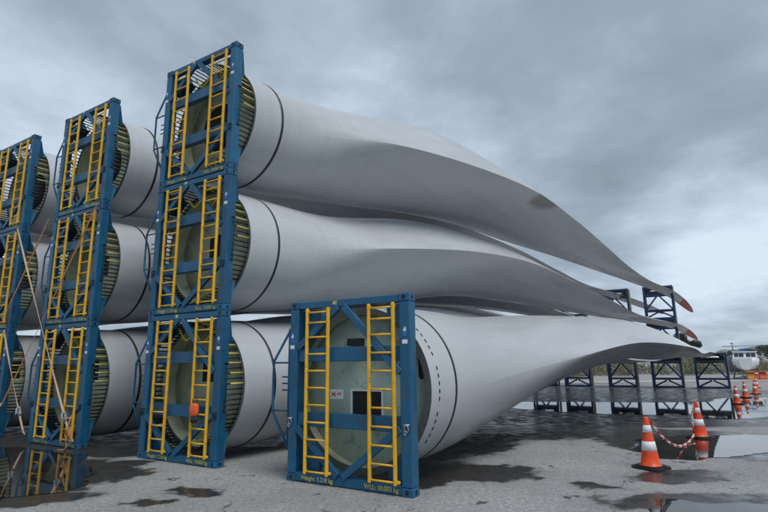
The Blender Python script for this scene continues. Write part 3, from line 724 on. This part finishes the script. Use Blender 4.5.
# yellow lifting slings bunched in the stacked frames
def sling(base, pts, label, r=.018, m='ysling'):
    bm = bm_new(); P = [Vector(p) for p in pts]; o3 = []
    for i in range(len(P)-1):
        a, b_, c_, d_ = P[max(i-1, 0)], P[i], P[i+1], P[min(i+2, len(P)-1)]
        for k in range(6):
            t = k/6; o3.append(.5*((2*b_)+(c_-a)*t+(2*a-5*b_+4*c_-d_)*t*t+(-a+3*b_-3*c_+d_)*t**3))
    o3.append(P[-1]); b0 = o3[0].copy()
    tube(bm, [p-b0 for p in o3], r, 6)
    o = link_obj('lifting_sling', mesh('lifting_sling', bm, M[m]), None, base+U*b0.x+Nn*b0.y+UP*b0.z, (0, 0, TH))
    tag(o, label, 'sling', 'yellow lifting slings hung in the stacked frames')
rs = random.Random(3)
for k in 'AB':
    B0 = BR[k]-U*W
    for l in range(3):
        z0 = H*l
        wh = f'{LVL[l]} frame of {STK[k]}'
        sling(B0, [(.75, .24, z0+2.6), (.95, .28, z0+2.36), (1.25, .26, z0+2.5), (1.45, .28, z0+2.3), (1.75, .25, z0+2.45), (2.05, .27, z0+2.62), (2.12, .24, z0+2.72)], f'yellow sling draped high in the {wh}')
        sling(B0, [(.55, .3, z0+.3), (.9, .27, z0+.22), (1.25, .28, z0+.30), (1.6, .27, z0+.42), (1.95, .27, z0+.36)], f'yellow sling lying low in the {wh}')

# ------------------------------------------------------------------ traffic cones
CH = .86
def cone_parts():
    d = {}
    def rad(z): return .165-(.165-.035)*(z-.03)/(CH-.03)
    def body(bm):
        segs = [(.03, .03)] ; prof = [(.19, .03), (.185, .05), (rad(.06), .065)] + [(rad(z), z) for z in (.2, .4, .6, .8, CH-.02)] + [(rad(CH)*.85, CH), (.022, CH), (.022, CH-.05)]
        lathe(bm, prof, 32)
    d['body'] = build(body, 'cone_body', M['cone'])
    def base(bm):
        pts = []
        for i in range(4):
            a = PI/4+i*PI/2
            for s in (-.18, .18): pts.append((.31*math.cos(a+s), .31*math.sin(a+s)))
        prism(bm, pts, lambda p, dd: Vector((p[0], p[1], dd)), .004, .035); prism(bm, [(x*.8, y*.8) for x, y in pts], lambda p, dd: Vector((p[0], p[1], dd)), .034, .055)
    d['base'] = build(base, 'cone_base', M['black'])
    def band(bm, z0, z1): lathe(bm, [(rad(z0), z0), (rad(z0)+.004, z0+.002), (rad(z1)+.004, z1-.002), (rad(z1), z1)], 32)
    d['b1'] = build(band, 'reflective_band', M['reflect'], .30, .45); d['b2'] = build(band, 'reflective_band', M['reflect'], .60, .72)
    return d
CP = cone_parts()
def cone(x, y, label, s=1., rz=0, tilt=(0, 0)):
    t = thing('traffic_cone', (x, y, gz(x, y)+.003), rz, label, 'traffic cone', 'orange traffic cones'); t.scale = (s, s, s); t.rotation_euler = (tilt[0], tilt[1], rz)
    link_obj('cone_body', CP['body'], t); link_obj('cone_base', CP['base'], t); link_obj('reflective_band', CP['b1'], t); link_obj('reflective_band', CP['b2'], t)
    return t
cone(4.62, 9.58, 'clean orange cone with two white bands, nearest of all, tied to the chain', 1.0, .5)
cone(7.50, 12.95, 'worn orange cone with scuffed bands standing at the edge of the bright puddle', .97, .3, (.02, -.03))
cone(18.1, 27.6, 'thin-looking far cone, left and nearest of the far group', 1.1, 1)
cone(21.4, 31.8, 'far cone in the middle of the far group, beyond the long puddle', 1.1, .4)
cone(24.1, 34.8, 'far cone at the right edge of the far group', 1.05, .2)
cone(30.3, 43.5, 'most distant cone, partly behind the far group', 1.05, .7)

# red and white chain between the two near cones
c0, c1 = Vector((4.62+.06, 9.58, .80)), Vector((7.50-.06, 12.93, .78))
c1b = Vector((7.32, 12.86, .12))
def link_mesh(m):
    bm = bm_new(); pts = []
    for i in range(12):
        a = 2*PI*i/12; pts.append((.036*math.cos(a)+math.copysign(.018, math.cos(a)), .022*math.sin(a), 0))
    tube(bm, pts, .009, 6, closed=True); return mesh('chain_link', bm, m)
lm = [link_mesh(M['chain_r']), link_mesh(M['chain_w'])]
t = thing('barrier_chain', (6.0, 11.2, 0), 0, 'red and white plastic chain sagging between the two nearest cones', 'chain')
path = []
for i in range(201):
    s = i/200
    p = c0.lerp(c1b, s); z = (1-s)*c0.z + s*c1b.z - 4*s*(1-s)*.36
    path.append(Vector((p.x, p.y, max(z, .025))))
for i in range(1, 40): path.append(c1b.lerp(c1, i/39)+Vector((-.05*math.sin(PI*i/39), 0, 0)))
acc = 0; step_ = .088; k = 0; nxt = step_*.5
for a, b_ in zip(path, path[1:]):
    seg = (b_-a).length
    while acc+seg >= nxt:
        p = a.lerp(b_, (nxt-acc)/seg); q_ = (b_-a).to_track_quat('X', 'Z')
        o = link_obj('chain_link', lm[(k//3) % 2], t, p-t.location)
        o.rotation_euler = (q_ @ Matrix.Rotation((k % 2)*PI/2, 3, 'X').to_quaternion()).to_euler(); k += 1; nxt += step_
    acc += seg

# ------------------------------------------------------------------ far side of the yard
pm = build(lambda bm: box(bm, -120, 220, 0, 3.2, -.03, .11, 0), 'pavement', M['concrete'])
tag(link_obj('pavement', pm, None, (0, 54.5, -.65)), 'pale raised concrete strip along the far side of the yard', kind='structure')
def leaf_mat(name, c1_, c2_, c3_):
    m = bpy.data.materials.new(name); m.use_nodes = True; nt = m.node_tree; b = nt.nodes['Principled BSDF']
    g = N(nt, 'ShaderNodeTexCoord').outputs['Object']
    link(nt, ramp(nt, noise_(nt, g, .35, 6, .7), [(.36, c1_), (.5, c2_), (.64, c3_)]), b.inputs['Base Color']); b.inputs['Roughness'].default_value = .7
    return m
lm1 = leaf_mat('scrub_leaves', (.11, .115, .075), (.18, .175, .105), (.27, .25, .16)); lm2 = leaf_mat('dark_leaves', (.022, .032, .024), (.04, .055, .036), (.07, .085, .05))  # scrub colours greyed so that distance haze is painted into them
def leaves(name, clumps, n, size, m, seed):
    rnd = random.Random(seed); V = []; Fc = []
    tot = sum(c[3]*c[5] for c in clumps)
    for cx, cy, cz, rx, ry, rz_ in clumps:
        for _ in range(int(n*rx*rz_/tot)+1):
            while True:
                v = Vector((rnd.uniform(-1, 1), rnd.uniform(-1, 1), rnd.uniform(-1, 1)))
                if .35 < v.length < 1: break
            c_ = Vector((cx+v.x*rx, cy+v.y*ry, cz+v.z*rz_)); s = size*rnd.uniform(.6, 1.4)
            a = Vector([rnd.gauss(0, 1) for _ in range(3)]).normalized(); b_ = a.cross(Vector([rnd.gauss(0, 1) for _ in range(3)])).normalized()
            i = len(V); V += [c_+a*s, c_+b_*s*.6, c_-a*s, c_-b_*s*.6]; Fc.append((i, i+1, i+2, i+3))
    me = bpy.data.meshes.new(name); me.from_pydata(V, [], Fc); me.materials.append(m); return me
rnd = random.Random(11); cl = []
for i in range(150):
    x = -40+i*1.05+rnd.uniform(-.6, .6); y = 80+rnd.uniform(-5, 8); h = rnd.uniform(.7, 1.7)
    cl.append((x, y, -.65+h*.7, rnd.uniform(1.3, 2.6), 1.5, h))
tag(link_obj('scrub', leaves('scrub', cl, 130000, .10, lm1, 2)), 'olive and straw coloured scrub along the far edge of the yard', kind='stuff')
def tree(x, y, h, w_, label, seed, m=lm2):
    rnd = random.Random(seed); z = -.65
    t = thing('tree', (x, y, z), 0, label, 'tree', 'dark trees beyond the yard')
    bm = bm_new(); tube(bm, [(0, 0, 0), (.1, 0, h*.3), (-.05, 0, h*.6), (0, 0, h*.85)], [h*.04, h*.03, h*.02, h*.008], 8)
    for i in range(6):
        a = rnd.uniform(0, 2*PI); z0 = h*rnd.uniform(.3, .6); tube(bm, [(0, 0, z0), (w_*.3*math.cos(a), w_*.3*math.sin(a), z0+h*.12), (w_*.45*math.cos(a), w_*.45*math.sin(a), z0+h*.26)], [h*.015, h*.01, h*.004], 6)
    link_obj('trunk', mesh('trunk', bm, M['wood']), t)
    cl = [(rnd.uniform(-.36, .36)*w_, rnd.uniform(-.36, .36)*w_, h*rnd.uniform(.42, .86), w_*rnd.uniform(.14, .26), w_*.22, h*rnd.uniform(.08, .16)) for _ in range(16)]
    link_obj('crown', leaves('crown', cl, 14000, h*.013, m, seed), t)
def px(x, depth): return (x-384)/CAM_F*depth*1.0
tree(px(682, 120), 120, 8.4, 5.0, 'tall dark tree just behind the tip of the nearest blade', 1)
tree(px(668, 122)-3, 124, 6.8, 5, 'dark tree hidden mostly by the nearest blade, left of the taller one', 2)
for i, (pxx, h_) in enumerate(((720, 4.2), (728, 4.8), (765, 5.4), (775, 5.0), (790, 6.0), (752, 4.0), (705, 4.2))):
    tree(px(pxx, 115)*1.02, 113+i*2, h_, 6+i % 3, ['low dark tree right of the lone tip frame', 'dark bushy tree left of the white boat', 'dark tree right of the white boat at the picture edge', 'dark tree beyond the picture edge, nearest the boat', 'tall tree beyond the picture edge', 'low tree directly behind the white boat', 'low tree behind the lone tip frame'][i], 20+i)

# white boat seen bow-on, standing ashore on a cradle
bx, by, bz = 41.1, 60.2, -.65
BH = thing('boat', (bx, by, bz), -.60, 'white motor boat seen bow-on, propped ashore with a row of dark cabin windows', 'boat')
bm = bm_new(); secs = []
for i in range(9):
    s = i/8; y = -4.2+8.4*s; wd = 1.28*(1-(1-min(s*2.6, 1))**2.2*.55); dep = 1.0; rise = .15*(1-s)**2
    ring = []
    for k in range(13):
        a = PI*k/12; cx_ = -math.cos(a); ring.append((wd*math.copysign(abs(cx_)**.75, cx_), y, 1.0+rise+1.25-1.25*abs(math.sin(a))**.8))
    secs.append([bm.verts.new(p) for p in ring])
for A, B in zip(secs, secs[1:]):
    for k in range(12): bm.faces.new((A[k], A[k+1], B[k+1], B[k])).smooth = True
    bm.faces.new((A[0], B[0], B[12], A[12]))
bm.faces.new(secs[0]); bm.faces.new(secs[-1][::-1])
link_obj('hull', mesh('hull', bm, M['white']), BH)
bm = bm_new(); prism(bm, [(-1.16, 2.2), (1.16, 2.2), (1.08, 3.05), (-1.08, 3.05)], lambda p, d: Vector((p[0], d, p[1])), [-2.6, -2.6, -2.2, -2.2], 1.8)
wh = link_obj('wheelhouse', mesh('wheelhouse', bm, M['white']), BH)
for x0, x1 in ((-.98, -.62), (-.56, -.12), (.12, .52), (.58, .98)):
    bm = bm_new(); prism(bm, [(x0, 2.5), (x1, 2.5), (x1*.97, 2.92), (x0*.97, 2.92)], lambda p, d: Vector((p[0], -2.6+(p[1]-2.2)/.85*.4+d, p[1])), -.03, .02)
    link_obj('window', mesh('window', bm, M['glass']), wh)
bm = bm_new(); box(bm, -1.2, 1.2, -2.45, 1.95, 3.052, 3.13, .03); link_obj('roof', mesh('roof', bm, M['white']), BH)
bm = bm_new(); prism(bm, [(-.5, 3.25), (.35, 3.3), (.5, 3.4), (.1, 3.42), (-.6, 3.38)], lambda p, d: Vector((p[0], d, p[1])), -2.1, -1.9); tube(bm, [(0, -2, 3.13), (0, -2, 3.3)], .03, 6); link_obj('blue_cover', mesh('blue_cover', bm, M['lblue']), BH)
bm = bm_new(); tube(bm, [(-1.05, -.5, 3.13), (-1.05, -.5, 4.15)], .05, 6); tube(bm, [(-2.1, -.5, 3.72), (3.6, -.5, 3.78)], .035, 6); tube(bm, [(-1.25, -.5, 4.05), (-.9, -.5, 4.05)], .05, 6); link_obj('mast', mesh('mast', bm, M['drum']), BH)
bm = bm_new()
for s in (-1, 1):
    tube(bm, [(s*1.22, -3.8, 2.55), (s*1.25, -1, 2.75), (s*1.25, 3.8, 2.75)], .025, 6)
    for y in (-3.6, -2, -.4, 1.2, 2.8): tube(bm, [(s*1.24, y, 2.4), (s*1.24, y, 2.74)], .02, 6)
link_obj('rail', mesh('rail', bm, M['galv']), BH)
for s in (-1, 1):
    for y in (-2.6, 2.0):
        bm = bm_new(); tube(bm, [(s*1.35, y, 0), (s*.95, y, 1.75)], .06, 6); tube(bm, [(s*1.35, y, .05), (0, y, .35)], .05, 6); link_obj('cradle_leg', mesh('cradle_leg', bm, M['drum']), BH)
# cable drum left of the boat
t = thing('cable_drum', (px(731, 61), 62, -.65), -.5, 'round grey cable drum standing on a trestle left of the boat', 'drum')
bm = bm_new(); lathe(bm, [(.001, 0), (.35, 0), (1.0, 0), (1.0, .12), (.75, .12), (.75, .9), (1.0, .9), (1.0, 1.02), (.001, 1.02)], 28, 0, 'y', (0, 0, 1.75)); link_obj('drum_body', mesh('drum_body', bm, M['drum']), t)
for x in (-.6, .6):
    bm = bm_new(); tube(bm, [(x*1.6, .5, 0), (x*.3, .5, 1.3)], .07, 6); link_obj('trestle_leg', mesh('trestle_leg', bm, M['galv']), t)
# low orange and red barriers in front of the boat
for i, (pxx, m_, lab) in enumerate(((738, 'oyellow', 'orange yellow road barrier, left end of the row below the boat'), (743.5, 'redorange', 'orange red barrier below the bow of the boat, second of the row'),
                                    (749, 'redorange', 'orange red barrier below the boat, third of the row'), (755, 'oyellow', 'orange yellow barrier right of the boat cradle'), (763, 'redorange', 'red orange barrier at the right end of the row'), (769, 'oyellow', 'yellow barrier half out of the picture at the right'))):
    t = thing('road_barrier', (px(pxx, 56.9), 56.6+.25*(i % 2), -.54+.002), -.55+.1*(i % 3), lab, 'barrier', 'low road barriers below the boat')
    bm = bm_new(); prism(bm, [(-.26, 0), (.26, 0), (.2, .18), (.09, .42), (.08, .92), (-.08, .92), (-.09, .42), (-.2, .18)], lambda p, d: Vector((d, p[0], p[1])), -.3+.04*i*0, .3); link_obj('barrier_body', mesh('barrier_body', bm, M[m_]), t)
    bm = bm_new(); box(bm, -.31, .31, -.092, .092, .62, .74, 0); link_obj('stripe', mesh('stripe', bm, M['reflect' if i % 2 else 'black']), t)
